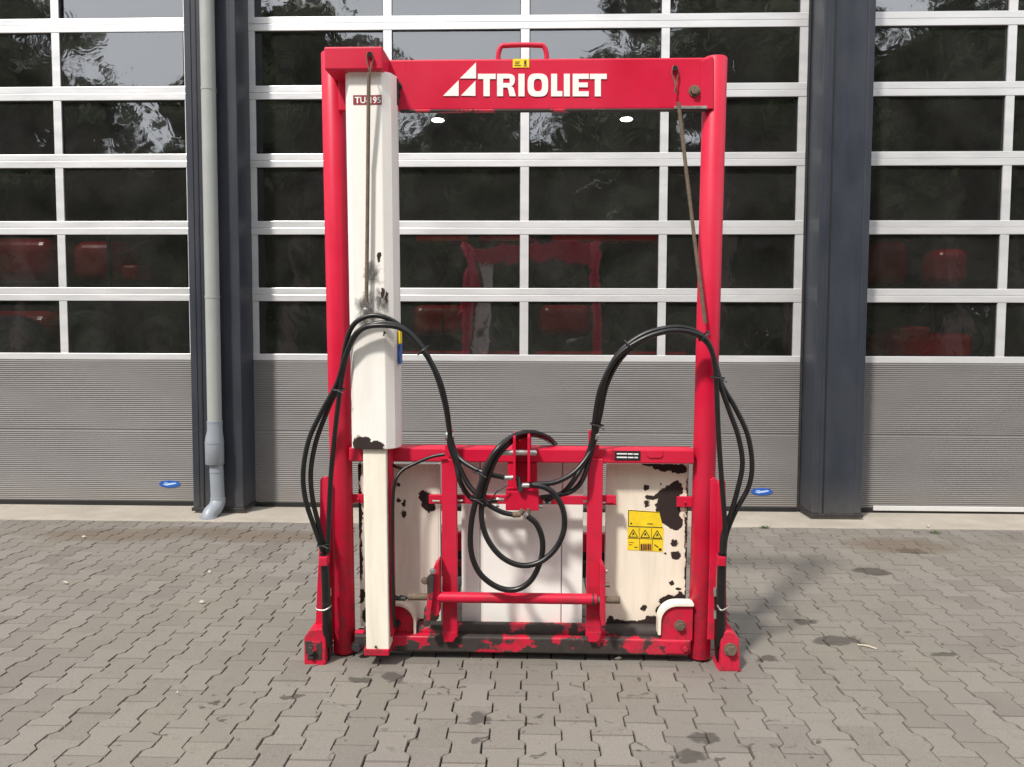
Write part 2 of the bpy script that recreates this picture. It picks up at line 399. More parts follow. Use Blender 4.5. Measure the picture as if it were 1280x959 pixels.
def door(xl, label, badge):
    W = 4.635; d = empty('sectional_door', (xl, DOOR_Y, 0)); tag(d, label, 'door', 'overhead doors of the workshop')
    bays = [(.063, 1.143), (1.213, 2.286), (2.357, 3.443), (3.510, 4.569)]
    def part(key, fn, name, m, parent, loc=(0, 0, 0), bevel=0):
        if key not in meshcache:
            o = fn().build(name, m, parent, 0, bevel); meshcache[key] = o; o.location = loc; return o
        return clone(meshcache[key], name, parent, loc)
    for k in range(2):
        part(('rib', k), lambda: ribbed(0, W, SEC[k]+.0004, SEC[k+1]-.0004), 'ribbed_panel', M['grey'], d)
    part('seal', lambda: MB().box(0, W, -.006, .04, -.012, .033), 'bottom_seal', M['black'], d)
    h = .5605
    for k in range(2, len(SEC)-1):
        z = SEC[k]
        s = part('lowrail', lambda: MB().box(0, W, 0, .045, .0008, .056), 'glazed_section', M['alu'], d, (0, 0, z), .003)
        part('toprail', lambda: MB().box(0, W, 0, .045, h-.0565, h-.0008), 'top_rail', M['alu'], s, (0, 0, 0), .003)
        ed = [(0, .063)]+[(bays[i][1], bays[i+1][0]) for i in range(3)]+[(4.569, W)]
        for i, (a, b) in enumerate(ed):
            part(('st', i), lambda: MB().box(a, b, .0035, .043, .0562, h-.0567), 'stile', M['alu'], s)
        for i, (a, b) in enumerate(bays):
            part(('gk', i), lambda: MB().box(a, b, .016, .030, .0562, .063).box(a, b, .016, .030, h-.064, h-.0567).box(a, a+.007, .0165, .0295, .063, h-.064).box(b-.007, b, .0165, .0295, .063, h-.064), 'gasket', M['black'], s)
            p = part(('pn', i), lambda: MB().add([(a+.006, 0, .060), (b-.006, 0, .060), (b-.006, 0, h-.061), (a+.006, 0, h-.061)], [(0, 1, 2, 3)]), 'pane', M['glass'], s, (0, .023, 0))
            rr = random.Random(int(xl*100)+k*7+i)
            p.location = (0, .023, 0); p.rotation_euler = (rr.gauss(0, .0035), 0, rr.gauss(0, .0035))
    # side guides and top
    MB().box(-.02, 0, .0, .12, 0, 5.18).box(W, W+.02, .0, .12, 0, 5.18).build('side_guide', M['dark'], d)
    if badge:
        bx, bz = badge; e = MB().prism([(bx+.092*math.cos(a), bz+.031*math.sin(a)) for a in [2*math.pi*i/28 for i in range(28)]], -.003, .004).build('badge', M['blue'], d)
        MB().prism([(bx-.062, bz-.004), (bx-.03, bz-.014), (bx+.02, bz-.006), (bx+.062, bz+.004), (bx+.05, bz+.013), (bx, bz+.007)], -.0045, -.0032).build('badge_lettering', M['pale_blue'], e)
        MB().prism([(bx-.05, bz+.004), (bx-.01, bz+.008), (bx-.02, bz+.013), (bx-.05, bz+.011)], -.0045, -.0032).build('badge_lettering', M['pale_blue'], e)
    return d
door(-7.515, 'overhead door left of the grey downpipe, grey ribbed base and glazed rows', (4.37, .19))
door(-2.410, 'middle overhead door directly behind the red machine, ribbed grey base under glass rows', (4.34, .17))
dr = door(2.688, 'overhead door at the right edge, with a white strip along its bottom', None)
MB().box(.17, 4.62, -.018, -.0065, .020, .062).build('white_bottom_strip', M['alu'], dr, 0, .004)

# ------------------------------------------------------------------ rain pipe on the left pillar
dp = empty('downpipe', (-2.592, PIL_Y-.075, 0)); tag(dp, 'grey plastic rain downpipe on the left pillar, running into the paving', 'downpipe')
MB().cyl((0, 0, .74), (0, 0, 5.9), .056, 28).build('upper_pipe', M['pipe'], dp, 40)
sk = MB().tube([(0, 0, .78), (0, 0, .70), (-.004, 0, .64), (-.006, 0, .60), (-.006, 0, .43), (-.006, 0, .425)], [.060, .060, .070, .073, .073, .069], 28).build('socket', M['pipe2'], dp, 40)
MB().tube([(-.006, 0, .606), (-.006, 0, .598)], [.075, .075], 28).build('ring', M['pipe2'], sk, 40)
MB().tube([(0, 0, .776), (0, 0, .768)], [.062, .062], 28).build('ring', M['pipe2'], sk, 40)
MB().cyl((.012, .005, .12), (.004, .005, .43), .054, 28).build('lower_pipe', M['pipe2'], dp, 40)
MB().cyl((.006, .005, .36), (.006, .005, .368), .057, 28).build('ring', M['pipe2'], dp, 40)
MB().tube(spline([(.012, .005, .15), (.012, .0, .11), (.004, -.035, .07), (-.012, -.075, .045), (-.020, -.10, .01), (-.020, -.105, -.03)], 6), .059, 24).build('elbow', M['pipe2'], dp, 40)
MB().tube([(-.020, -.105, .016), (-.020, -.105, -.02)], [.070, .072], 24).build('collar', M['pipe2'], dp, 40)
for z in (1.78, 3.42, 5.0):
    c = MB().tube([(0, 0, z-.011), (0, 0, z+.011)], [.0585, .0585], 28).build('pipe_clip', M['pipe'], dp, 40)
    MB().cyl((.03, .05, z), (.03, .077, z), .008, 8).build('clip_screw', M['rusty'], c)

# ------------------------------------------------------------------ the silage block cutter
LEAN = R(2.3)
mc = empty('silage_block_cutter', (-.055, 3.45, 0), (LEAN, 0, 0))
tag(mc, 'tall red steel silage block cutter with white lift column, standing on the paving', 'block cutter')
MI = (Matrix.Translation((-.055, 3.45, 0)) @ Matrix.Rotation(LEAN, 4, 'X')).inverted()
eyeL = MI @ EYE
def L(px, py, dy):
    """measured photo position -> machine coordinates on the plane y = dy of the machine"""
    d = MI.to_3x3() @ (fw+rt*((px-CX)/F)-up*((py-CY)/F)); t = (dy-eyeL.y)/d.y
    return eyeL+d*t
def rect(x0, y0, x1, y1, dy):
    ym, xm = (y0+y1)/2, (x0+x1)/2
    return L(x0, ym, dy).x, L(x1, ym, dy).x, L(xm, y1, dy).z, L(xm, y0, dy).z
def pbox(name, x0, y0, x1, y1, dy, depth, m='red', parent=mc, bevel=.004):
    a, b, c, d = rect(x0, y0, x1, y1, dy)
    return MB().box(a, b, dy, dy+depth, c, d).build(name, M[m], parent, 0, bevel)
def pprism(name, pts, dy, depth, m='red', parent=mc, bevel=.003):
    return MB().prism([(L(x, y, dy).x, L(x, y, dy).z) for x, y in pts], dy, dy+depth).build(name, M[m], parent, 0, bevel)
def bolt(px, py, dy, r=.016, m='rusty', parent=mc, name='bolt', washer=True):
    p = L(px, py, dy); mb = MB()
    if washer: mb.cyl((p.x, dy-.004, p.z), (p.x, dy+.002, p.z), r*1.35, 16)
    mb.cyl((p.x, dy-.004-r*.8, p.z), (p.x, dy-.003, p.z), r, 6)
    return mb.build(name, M[m], parent, 0, .0015)
XL, XR = -.813, .813
# posts
for x, zt in ((XL, L(419, 62, -.05).z), (XR, L(898, 68, -.05).z)):
    z0 = .012
    MB().tube([(x, 0, z0), (x, 0, z0+.004), (x, 0, zt-.004), (x, 0, zt)], [.047, .05, .05, .047], 40).build('post', M['red'], mc, 40)
# top beam
bt, bb = L(690, 73, -.05).z, L(690, 137.5, -.05).z
beam = MB().box(XL+.03, XR-.035, -.05, -.022, bb, bt).build('top_beam', M['red'], mc, 0, .008, 3)
pbox('beam_lip', 500, 136, 885, 138.6, -.054, .03, 'redworn', beam, .002)
pprism('weld_plate', [(876, 76), (886, 72), (892, 70), (892, 136), (876, 136)], -.0545, .004, 'red', beam, .002)
pbox('bare_edge', 843, 132.5, 884, 136, -.0565, .003, 'steel', beam, .001)
# top box carrying the lift column
x0, x1, z0, z1 = rect(405, 58, 478, 87, -.20)
tb = MB().box(x0, x1, -.20, -.02, z0, z1).build('top_box', M['red'], mc, 0, .007, 3)
for px, py, h in ((449, 50, 8), (438, 53, 4), (471, 46, 13)):
    p = L(px, 58, -.12); MB().cyl((p.x, -.12, z1-.002), (p.x, -.12, z1+h*.0034+.012), .0085 if px != 471 else .011, 10).build('hose_nipple', M['dark'], tb, 40)
# handle on the beam
hz = L(654, 57, -.03).z; ha, hb = L(623, 73, -.03).x, L(683, 73, -.03).x
MB().tube(spline([(ha, -.03, bt-.01), (ha, -.03, bt+.025), (ha+.012, -.03, hz-.004), (ha+.035, -.03, hz), ((ha+hb)/2, -.03, hz+.002), (hb-.035, -.03, hz), (hb-.012, -.03, hz-.004), (hb, -.03, bt+.025), (hb, -.03, bt-.01)], 6), .0105, 12).build('handle', M['red'], mc, 50)
bolt(868, 114, -.051, .018); bolt(497, 108, -.051, .014, 'dark'); bolt(496, 119, -.051, .012, 'dark')

# lettering and emblem on the beam
def wl_(name, pts, ox=550, oy=60, k=5.818, dy=-.0535):
    return pprism(name, [(ox+x/k, oy+y/k) for x, y in pts], dy, .003, 'white_letter', beam, 0)
for tri in ([(145, 222), (262, 105), (262, 222)], [(22, 349), (136, 234), (136, 349)], [(152, 347), (258, 238), (258, 349)]): wl_('emblem_piece', tri)
def ring_letter(name, outer, inner):
    n = len(outer); mb = MB()
    for i in range(n):
        q = [outer[i], outer[(i+1) % n], inner[(i+1) % n], inner[i]]
        mb.prism([(L(550+x/5.818, 60+y/5.818, -.0535).x, L(550+x/5.818, 60+y/5.818, -.0535).z) for x, y in q], -.0535, -.0505)
    return mb.build(name, M['white_letter'], beam)
def superell(cx, cy, rx, ry, e, n=32):
    out = []
    for i in range(n):
        a = 2*math.pi*i/n; c, s = math.cos(a), math.sin(a)
        out.append((cx+rx*math.copysign(abs(c)**(2/e), c), cy+ry*math.copysign(abs(s)**(2/e), s)))
    return out
wl_('letter', [(276, 188), (405, 188), (405, 226), (362, 226), (362, 351), (316, 351), (316, 226), (276, 226)])
wl_('letter', [(570, 188), (615, 188), (615, 352), (570, 352)])
ring_letter('letter', superell(712, 270, 75, 84, 3.2), superell(712, 270, 30, 46, 2.8))
wl_('letter', [(808, 188), (852, 188), (852, 314), (890, 314), (890, 352), (808, 352)])
wl_('letter', [(901, 188), (945, 188), (945, 352), (901, 352)])
wl_('letter', [(965, 188), (1082, 188), (1082, 225), (1008, 225), (1008, 252), (1075, 252), (1075, 286), (1008, 286), (1008, 315), (1082, 315), (1082, 352), (965, 352)])
wl_('letter', [(1090, 188), (1213, 188), (1213, 226), (1170, 226), (1170, 352), (1126, 352), (1126, 226), (1090, 226)])
mbR = MB()
def addp(mb, pts, dy=-.0535, d=.003): mb.prism([(L(550+x/5.818, 60+y/5.818, dy).x, L(550+x/5.818, 60+y/5.818, dy).z) for x, y in pts], dy, dy+d)
addp(mbR, [(415, 188), (459, 188), (459, 351), (415, 351)])
addp(mbR, [(459, 188), (500, 188), (523, 192), (540, 205), (545, 228), (543, 252), (532, 270), (515, 280), (507, 262), (507, 222), (459, 222)])
addp(mbR, [(459, 255), (507, 255), (515, 280), (530, 284), (538, 300), (552, 351), (506, 351), (496, 300), (488, 288), (459, 288)])
mbR.build('letter', M['white_letter'], beam)

def text_mesh(name, s, x0, y0, x1, y1, dy, m, parent, bold=.02):
    cu = bpy.data.curves.new('txt', 'FONT'); cu.body = s; cu.offset = bold; cu.resolution_u = 3
    o = bpy.data.objects.new('txt', cu); COL.objects.link(o); bpy.context.view_layer.update()
    me = bpy.data.meshes.new_from_object(o.evaluated_get(bpy.context.evaluated_depsgraph_get()))
    bpy.data.objects.remove(o)
    a, b, c, d = rect(x0, y0, x1, y1, dy); X = [v.co.x for v in me.vertices]; Y = [v.co.y for v in me.vertices]
    for v in me.vertices:
        v.co = (a+(v.co.x-min(X))/(max(X)-min(X))*(b-a), dy, c+(v.co.y-min(Y))/(max(Y)-min(Y))*(d-c))
    me.materials.clear(); me.materials.append(M[m]); me.name = name
    t = bpy.data.objects.new(name, me); COL.objects.link(t); t.parent = parent; return t
# yellow sticker on the beam
ys = pbox('yellow_sticker', 641, 73.6, 661.5, 84.5, -.0525, .002, 'yellow', beam, 0)
for q in ((643.5, 77, 650, 77.8), (643.5, 79.2, 649, 80), (643, 81.4, 651, 82.2), (655.3, 75.5, 658, 81), (654.5, 82, 659, 82.8)): pbox('sticker_mark', *q, -.0535, .001, 'dark', ys, 0)

# white lift column (folded sheet) and the tube below it
def white_mat(name, base, patches, grease=None, dirt=.35):
    t = NT(name); co = t.tc.outputs['Object']
    st = t.noise(5, 6, .65, t.mapped(co, (3, 3, .45)))
    c = t.mix(t.math('MULTIPLY', t.ramp(st, (.42, 0.), (.75, 1.)), dirt), base, tuple(x*.62*f for x, f in zip(base, (1, .96, .9))))
    fine = t.noise(34, 5, .7, co); chips = t.ramp(fine, (.735, 0.), (.75, 1.))
    m = chips
    if patches:
        bl = t.blobs(co, patches, .019, 42, .08); m = t.math('MAXIMUM', chips, bl)
        halo = t.math('MULTIPLY', t.blobs(co, patches, .030, 22, .65), t.ramp(t.noise(30, 5, .7, t.mapped(co, (1, 1, .5))), (.36, 0.), (.62, .95)))
        c = t.mix(halo, c, (.28, .15, .085))
    rc = t.mix(t.noise(40, 5, .7, co), (.012, .007, .0065), (.035, .018, .015))
    if grease:
        gm = t.blobs(co, grease, .05, 15, .8); gm = t.math('MULTIPLY', gm, t.ramp(t.noise(22, 6, .7, t.mapped(co, (1, 1, .4))), (.30, .1), (.50, 1.)))
        c = t.mix(t.math('MULTIPLY', gm, .9), c, (.03, .028, .026))
    c = t.mix(m, c, rc); t.set(c, t.mix(m, (.4,)*3, (.85,)*3)); t.bump(t.math('MULTIPLY', m, -1), .3, .003); return t.m
CF = -.165
def bl(lst, dy): return [(L(x, y, dy).x, L(x, y, dy).z, rx*.0034, ry*.0034) for x, y, rx, ry in lst]
M['column'] = white_mat('white_column_paint', (.87, .845, .80),
    bl([(452, 554, 13, 9), (466, 558, 14, 7), (446, 557, 6, 8), (476, 563, 8, 3), (474, 322, 2.2, 6), (478, 366, 1.8, 6), (483, 372, 1.6, 7), (480, 418, 1.2, 3)], CF),
    bl([(456, 384, 16, 22), (474, 378, 10, 18), (462, 398, 22, 14), (466, 345, 12, 16)], CF), .3)
cx0, cx1, cz0, cz1 = L(440, 320, CF).x, L(479.5, 320, CF).x, L(465, 562, CF).z, L(462, 88.5, CF).z
prof = [(cx0, CF), (cx1, CF), (cx1+.034, CF+.028), (cx1+.050, CF+.075), (cx1+.050, -.058), (cx0-.022, -.058), (cx0-.022, CF+.03)]
col = MB().prismz(prof, cz0, cz1).build('lift_column', M['column'], mc, 0, .003)
pz = rect(441.5, 119, 477, 131, CF)
pl = pbox('type_plate', 441.5, 119, 477, 131, CF-.0012, .001, 'maroon', col, 0)
text_mesh('type_lettering', 'TU-195', 443.5, 121, 476, 129.3, CF-.0019, 'white_letter', pl)
sx = cx1+.050
sa, sb, sz0, sz1 = 0, 0, L(497, 455, -.1).z, L(497, 430, -.1).z
MB().box(sx-.001, sx+.006, -.115, -.062, sz0, sz1).build('side_sticker', M['blue'], col); MB().box(sx-.001, sx+.0055, -.115, -.062, sz1+.001, L(497, 413, -.1).z).build('side_sticker', M['yellow'], col)
pprism('side_lug', [(494, 96), (497, 98), (498, 130), (494, 132)], -.09, .02, 'dark', col)
M['tubewhite'] = white_mat('white_tube_paint', (.86, .80, .69), [], None, .5)
tx0, tx1, tz0, tz1 = rect(455.5, 556, 484.5, 813, -.15)
inn = MB().box(tx0, tx1, -.15, -.055, tz0, tz1).build('inner_tube', M['tubewhite'], mc, 0, .005)
pbox('tube_foot', 454.5, 812, 486, 820, -.156, .1, 'red', inn, .003); bolt(470, 808, -.15, .006, 'dark', inn, 'hole', False)
MB().box(tx1+.001, tx1+.014, -.12, -.05, tz0+.05, tz1).build('rear_guide', M['red'], inn, 0, .002)

# lower cross beam, bars, plates
cb = pbox('cross_beam', 436, 561, 868, 578.5, -.062, .085, 'red', mc, .006)
for px, tx in ((562, 'l'), (743, 'r')):
    pbar = pbox('upright_bar', px-9.5, 574, px+9.5, 797, -.085, .022, 'red', mc, .004)
    pprism('bar_tip', [(px-9.5, 790), (px+9, 790), (px+8, 797), (px+4, 803), (px-7, 803)], -.0865, .02, 'red', pbar)
    pprism('gusset', [(px-9.5, 562), (px+9.5, 562), (px+9.5, 588), (px-9.5, 588)] , -.0645, .004, 'red', pbar)
pprism('gusset', [(556, 556), (560, 556), (584, 580), (572, 580), (556, 566)], -.09, .006, 'red', cb); pprism('gusset', [(749, 556), (745, 556), (724, 580), (734, 580), (749, 566)], -.09, .006, 'red', cb)
for px, s in ((562, -1), (743, 1)):
    p = L(px, 545, -.1)
    MB().tube([(p.x-.016, -.1, p.z+.003), (p.x+.016, -.1, p.z-.003)], .021, 14).build('hose_clamp', M['steel'], cb, 40); MB().box(p.x-.012*s-.012, p.x-.012*s+.004, -.095, -.07, L(px, 560, -.1).z, p.z+.02).build('clamp_bracket', M['red'], cb)
# cross beam plates
bp = pbox('black_plate', 768.5, 563.8, 800.5, 575.6, -.0645, .002, 'black', cb, 0)
for q in ((771, 566.6, 784, 568.2), (784.8, 566.8, 791, 568.4), (792, 567, 798, 568.6), (771, 571, 784, 572.6), (785, 571.2, 792, 572.7), (793, 571.3, 797.5, 572.8)): pbox('plate_lettering', *q, -.0652, .0006, 'white_letter', bp, 0)
pprism('boss_plate', [(808, 563), (829, 563), (829, 570), (826, 573), (812, 573), (809, 570)], -.067, .006, 'red', cb, .003)

# mid rail and rear frame seen through the gaps
mr = pbox('mid_rail', 536, 619.5, 770, 630.5, -.04, .012, 'red', mc, .003)
pprism('rail_end', [(752, 619.5), (769, 619.5), (771, 633), (766, 629), (752, 630)], -.055, .012, 'red', mr, .002)
pbox('rail_tab', 536, 619, 553, 630, -.05, .01, 'red', mr, .002)
for px, py in ((545, 626.5), (752, 628.5), (574, 626), (734, 627)):
    p = L(px, py, -.065); MB().cyl((p.x-.016, -.062, p.z), (p.x+.016, -.062, p.z), .005, 8).build('pin', M['steel'], mr, 40)
for q in ((440, 618, 456, 629), (846, 621, 866, 634)):
    tb_ = pbox('post_tab', *q, .012, .012, 'red', mc, .003); bolt((q[0]+q[2])/2, (q[1]+q[3])/2, .012, .006, 'redworn', tb_, 'bolt', False)
for (y0, y1, dy, m) in ((667, 690, .30, 'red'), (688, 702, .33, 'dark'), (702, 722, .28, 'redworn'), (634, 640, .30, 'dark')):
    a, b, c, d = rect(572, y0, 735, y1, dy); MB().box(-.76, .76, dy, dy+.04, c, d).build('rear_bar', M[m], mc, 0, .004)
# rusty cream side plates
MPAT = {}
PD = .03
rp = bl([(836, 632, 17, 28), (845, 612, 9, 12), (828, 640, 9, 14), (843, 652, 12, 12), (815, 622, 9, 3), (823, 619, 5, 4), (808, 609, 4, 4), (808, 630, 4, 4.5), (826, 605, 2, 2), (835, 584, 22, 5), (848, 586, 12, 7), (815, 580, 16, 3),
         (843, 679, 5, 5), (845, 694.5, 6.5, 6.5), (831, 691, 2, 1.5), (840, 729, 3, 2.5), (848, 737, 4, 2.5), (804, 760, 4, 4), (840, 752, 18, 9), (826, 764, 7, 9), (850, 748, 8, 8), (775, 779, 16, 5), (800, 780, 20, 5), (815, 777, 12, 8), (825, 784, 10, 6), (763, 776, 5, 7), (858, 650, 1.6, 60), (858, 720, 2.0, 40)], PD)
lp = bl([(533, 626, 8, 13), (529, 622, 5, 9), (538, 634, 6, 8), (505, 629, 2, 6), (504.5, 643, 3, 5), (497.5, 606, 3, 3), (498, 625, 2.5, 3), (450, 640, 3, 40), (449, 590, 3, 14), (451, 700, 2.5, 30), (452, 745, 6, 10), (500, 748, 12, 4), (540, 765, 10, 16), (530, 780, 16, 8), (505, 782, 25, 5), (470, 770, 20, 14)], PD)
M['panelR'] = white_mat('rusty_cream_right', (.85, .765, .64), rp, None, .45); M['panelL'] = white_mat('rusty_cream_left', (.78, .73, .65), lp, None, .5)
a, b, c, d = rect(757, 580, 858, 786, PD); c = .115
MB().box(a, b, PD, PD+.006, c, d).box(a, a+.005, PD+.006, PD+.04, c, d).box(b-.004, b+.004, PD+.006, PD+.04, c, d).build('side_plate', M['panelR'], mc, 0, .0015)
a2, b2, c2, d2 = rect(449, 580, 548, 786, PD)
pln = MB().box(a2, b2, PD, PD+.006, c, d2).box(a2, a2+.006, PD+.006, PD+.04, c, d2).box(b2-.003, b2+.009, PD+.002, PD+.045, c, d2).build('side_plate', M['panelL'], mc, 0, .0015)
# centre white board with two grooves
WB = .05
wx0, wx1, wz0, wz1 = rect(577, 572, 728.5, 783, WB); g1, g2 = L(600, 700, WB).x, L(702, 700, WB).x
wb = empty('white_board'); wb.parent = mc
for i, (p, q) in enumerate(((wx0, g1-.002), (g1+.002, g2-.002), (g2+.002, wx1))):
    MB().box(p, q, WB, WB+.02, wz0-.03, wz1+.03).build('board_plank', M['whitepvc'], wb, 0, .003)
MB().box(wx0+.01, wx1-.01, WB+.019, WB+.03, wz0-.03, wz1+.03).build('board_back', M['whitepvc'], wb)
# warning sticker on right plate
SD = PD-.0015
wsu = pprism('warning_sticker', [(785, 637.5), (824, 640), (829, 660), (785, 658.5)], SD, .0012, 'yellow', mc, 0)
wsl = pprism('warning_sticker', [(784.5, 659), (829.5, 660.5), (828.5, 690), (784, 687.5)], SD, .0012, 'yellow', mc, 0)
def mark(pts, par, m='black', dy=SD-.0008): return pprism('sticker_mark', pts, dy, .0006, m, par, 0)
def line(x0, y0, x1, y1, par, w=.5, dy=SD-.0008):
    dx, dyy = x1-x0, y1-y0; l = math.hypot(dx, dyy); nx, ny = -dyy/l*w/2, dx/l*w/2
    mark([(x0+nx, y0+ny), (x1+nx, y1+ny), (x1-nx, y1-ny), (x0-nx, y0-ny)], par, 'black', dy)
for q in ((785.6, 638.2, 785.6, 658), (785.6, 638, 823.5, 640.5), (785.6, 658, 828, 659.6)): line(*q, wsu, .8)
mark([(788, 653.5), (790, 653.5), (790, 655.5), (788, 655.5)], wsu); line(809, 654.8, 816, 655.2, wsu, 1)
for cx_, cy_ in ((791.5, 667), (806.5, 667.6), (821.5, 668.3)):
    for q in ((cx_-5.6, cy_+4.4, cx_+5.6, cy_+4.6), (cx_-5.6, cy_+4.4, cx_, cy_-5), (cx_+5.6, cy_+4.6, cx_, cy_-5)): line(*q, wsl, .9)
    mark([(cx_-1.6, cy_+3), (cx_-.6, cy_-1), (cx_+.8, cy_-1.6), (cx_+1.8, cy_+2.6), (cx_, cy_+1)], wsl)
line(784.8, 672.8, 828.5, 674.2, wsl, .6); line(799.5, 674, 799.5, 688, wsl, .5); line(815.5, 674, 815.2, 689, wsl, .5); line(799, 660, 799, 673, wsl, .5); line(814.4, 660.5, 814.2, 673.5, wsl, .5)
for k in range(6): mark([(800.8+k*2.3, 688.2), (800.8+k*2.3, 681), (801.6+k*2.3, 679), (802.6+k*2.3, 681), (802.6+k*2.3, 688.3)], wsl, 'maroon' if k % 2 else 'black')
line(818, 681, 823, 684.5, wsl, 1.2); mark([(823.5, 685.5), (827, 685.5), (827, 688.5), (823.5, 688.5)], wsl); line(786, 678, 792, 678.3, wsl, .6); line(786, 681, 790, 681.2, wsl, .6); line(793, 684, 797, 684.5, wsl, .9)

# base: worn front beam, dark roller behind, corner brackets
a, b, c, d = rect(443, 797.5, 864, 817, -.06)
base = MB().prism([(XL, 0)]*0 or [(a, c+.012), (a+.012, c), (b-.012, c), (b, c+.012), (b, d), (a, d)], -.06, .03).build('base_beam', M['redworn'], mc, 0, .008, 3)
rz = L(690, 791, .0).z
MB().cyl((L(505, 791, 0).x, .015, rz+.004), (L(838, 791, 0).x, .015, rz+.004), .036, 24).build('roller', M['rollerworn'], mc, 40)
pbox('roller_cover', 556, 782, 828, 789, .045, .02, 'redworn', mc, .003)
def bracket(s, x_in, x_out, y_t, y_b, dy):
    # plate with one rounded upper corner and a cream edging band
    xi, xo = L(x_in, (y_t+y_b)/2, dy).x, L(x_out, (y_t+y_b)/2, dy).x; zt, zb = L((x_in+x_out)/2, y_t, dy).z, L((x_in+x_out)/2, y_b, dy).z
    r = .072; sg = 1 if xo > xi else -1
    arc = [(xi+sg*(r-r*math.cos(a)), zt-r+r*math.sin(a)) for a in [math.pi/2*i/8 for i in range(9)]]
    br = MB().prism([(xi, zb)]+arc+[(xo, zt), (xo, zb)], dy, dy+.012).build('corner_bracket', M['red'], mc, 0, .002)
    w_ = .0125
    outer = [(xi-sg*w_, zb+.03)]+[(xi-sg*w_+sg*((r+w_)-(r+w_)*math.cos(a)), zt-r+(r+w_)*math.sin(a)) for a in [math.pi/2*i/8 for i in range(9)]]+[(xo, zt+w_)]
    inner = [(xi-sg*.0015, zb+.03)]+[(x-sg*.001, z+.001) for x, z in arc]+[(xo, zt+.0015)]
    mb = MB()
    for i in range(len(outer)-1): mb.prism([outer[i], outer[i+1], inner[i+1], inner[i]], dy-.012, dy+.05)
    mb.build('edging', M['tubewhite'], br); return br
brR = bracket(1, 826, 866, 757, 801, -.055); bolt(850, 782, -.055, .019, 'rusty', brR); bolt(856, 810, -.062, .014, 'redworn', mc)
brL = bracket(-1, 517, 488, 757, 801, -.02); bolt(496, 779, -.02, .014, 'dark', brL)
pbox('skid_end', 832, 802, 862, 818, -.066, .02, 'red', base, .004); pbox('skid_end', 443, 790, 455, 800, -.04, .03, 'red', base, .004); bolt(447, 808, -.061, .02, 'dark', base)

# lower hitch: cross tube, pins, brackets
ta_, tb__ = L(545, 747.5, -.14), L(746, 749, -.14)
MB().cyl((ta_.x, -.13, ta_.z), (tb__.x, -.13, ta_.z), .0235, 24).build('cross_tube', M['red'], mc, 40)
def hitch(xa, xb, s):
    zc = ta_.z
    pl = pprism('hitch_plate', [(xa, 722), (xa+2.5*s, 708), (xa+6*s, 704), (xb, 700), (xb, 768), (xa+4*s, 772), (xa, 766)], -.15, .075, 'red', mc, .004)
    return pl
hl = hitch(540, 549, 1)
pprism('linkage_lever', [(533.5, 722), (540, 716), (543, 720), (541, 745), (538, 770), (532, 772), (534, 745)], -.175, .014, 'redworn', hl)
pprism('linkage_lever', [(530, 762), (537, 757), (540, 762), (536, 784), (529, 784)], -.14, .03, 'redworn', hl)
p = L(522, 746, -.13); q = L(548, 746, -.13)
MB().tube([(L(510, 746, -.13).x, -.13, p.z), (L(511, 746, -.13).x, -.13, p.z), (q.x, -.13, p.z)], [.012, .0155, .0155], 16).build('hitch_pin', M['rusty'], hl, 40)
MB().cyl((L(489, 748, -.1).x, -.1, L(489, 748, -.1).z), (L(507, 748, -.1).x, -.1, L(489, 748, -.1).z), .010, 10).build('spring_pin', M['dark'], hl, 40)
bolt(531, 726, -.17, .012, 'rusty', hl); bolt(541, 714, -.172, .010, 'steel', hl)
hr = pprism('hitch_plate', [(750, 706), (753, 704), (757, 712), (757, 783), (752, 783), (750, 770)], -.15, .075, 'red', mc, .004)
z_ = L(760, 750, -.13).z
MB().tube([(L(740, 750, -.13).x, -.13, z_), (L(774, 750, -.13).x, -.13, z_), (L(775, 750, -.13).x, -.13, z_)], [.0155, .0155, .013], 16).build('hitch_pin', M['rusty'], hr, 40)
MB().cyl((L(741, 750, -.13).x-.003, -.13, z_), (L(741, 750, -.13).x+.004, -.13, z_), .028, 20).build('washer', M['dark'], hr, 40)
z_ = L(760, 730, -.13).z
MB().cyl((L(752, 730, -.14).x, -.14, z_), (L(762, 730, -.14).x, -.14, z_), .011, 6).build('bolt', M['rusty'], hr); MB().cyl((L(750, 714, -.13).x, -.13, L(750, 714, -.13).z), (L(759, 714, -.13).x, -.13, L(750, 714, -.13).z), .010, 10).build('bolt', M['steel'], hr, 40)

# top link bracket with pin and the valve block
tl = pbox('top_link_plate', 634.5, 578, 671.5, 618, -.055, .02, 'red', mc, .004)
for px in (643, 661):
    t0 = pprism('link_cheek', [(px-1.7, 546), (px+1.7, 546), (px+1.7, 603), (px-1.7, 603)], -.20, .14, 'red', tl, .003)
pbox('cheek_bridge', 640, 545, 664, 562, -.10, .06, 'red', tl, .004)
pz_ = L(648, 566, -.17).z
MB().tube([(L(627, 566, -.17).x, -.17, pz_), (L(628, 566, -.17).x, -.17, pz_), (L(669, 566, -.17).x, -.17, pz_), (L(671, 566, -.17).x, -.17, pz_)], [.009, .0125, .0125, .008], 16).build('link_pin', M['steel'], tl, 40)
vb = pbox('valve_block', 632, 614.5, 673.5, 638.5, -.155, .09, 'red', mc, .003)
for px, py, dx in ((627, 624.5, 6), (622, 624, 3), (680, 622, 9), (684, 628, 10), (676, 633, 5), (622, 632, 4)):
    a_ = L(px, py, -.12); MB().cyl((a_.x-dx*.0017, -.12, a_.z), (a_.x+dx*.0017, -.12, a_.z), .0085, 6).build('fitting', M['steel'], vb)
def fit(pts, r=.011, m='steel', dy=-.17): return MB().tube([L(x, y, dy) for x, y in pts], r, 12).build('fitting', M[m], vb, 40)
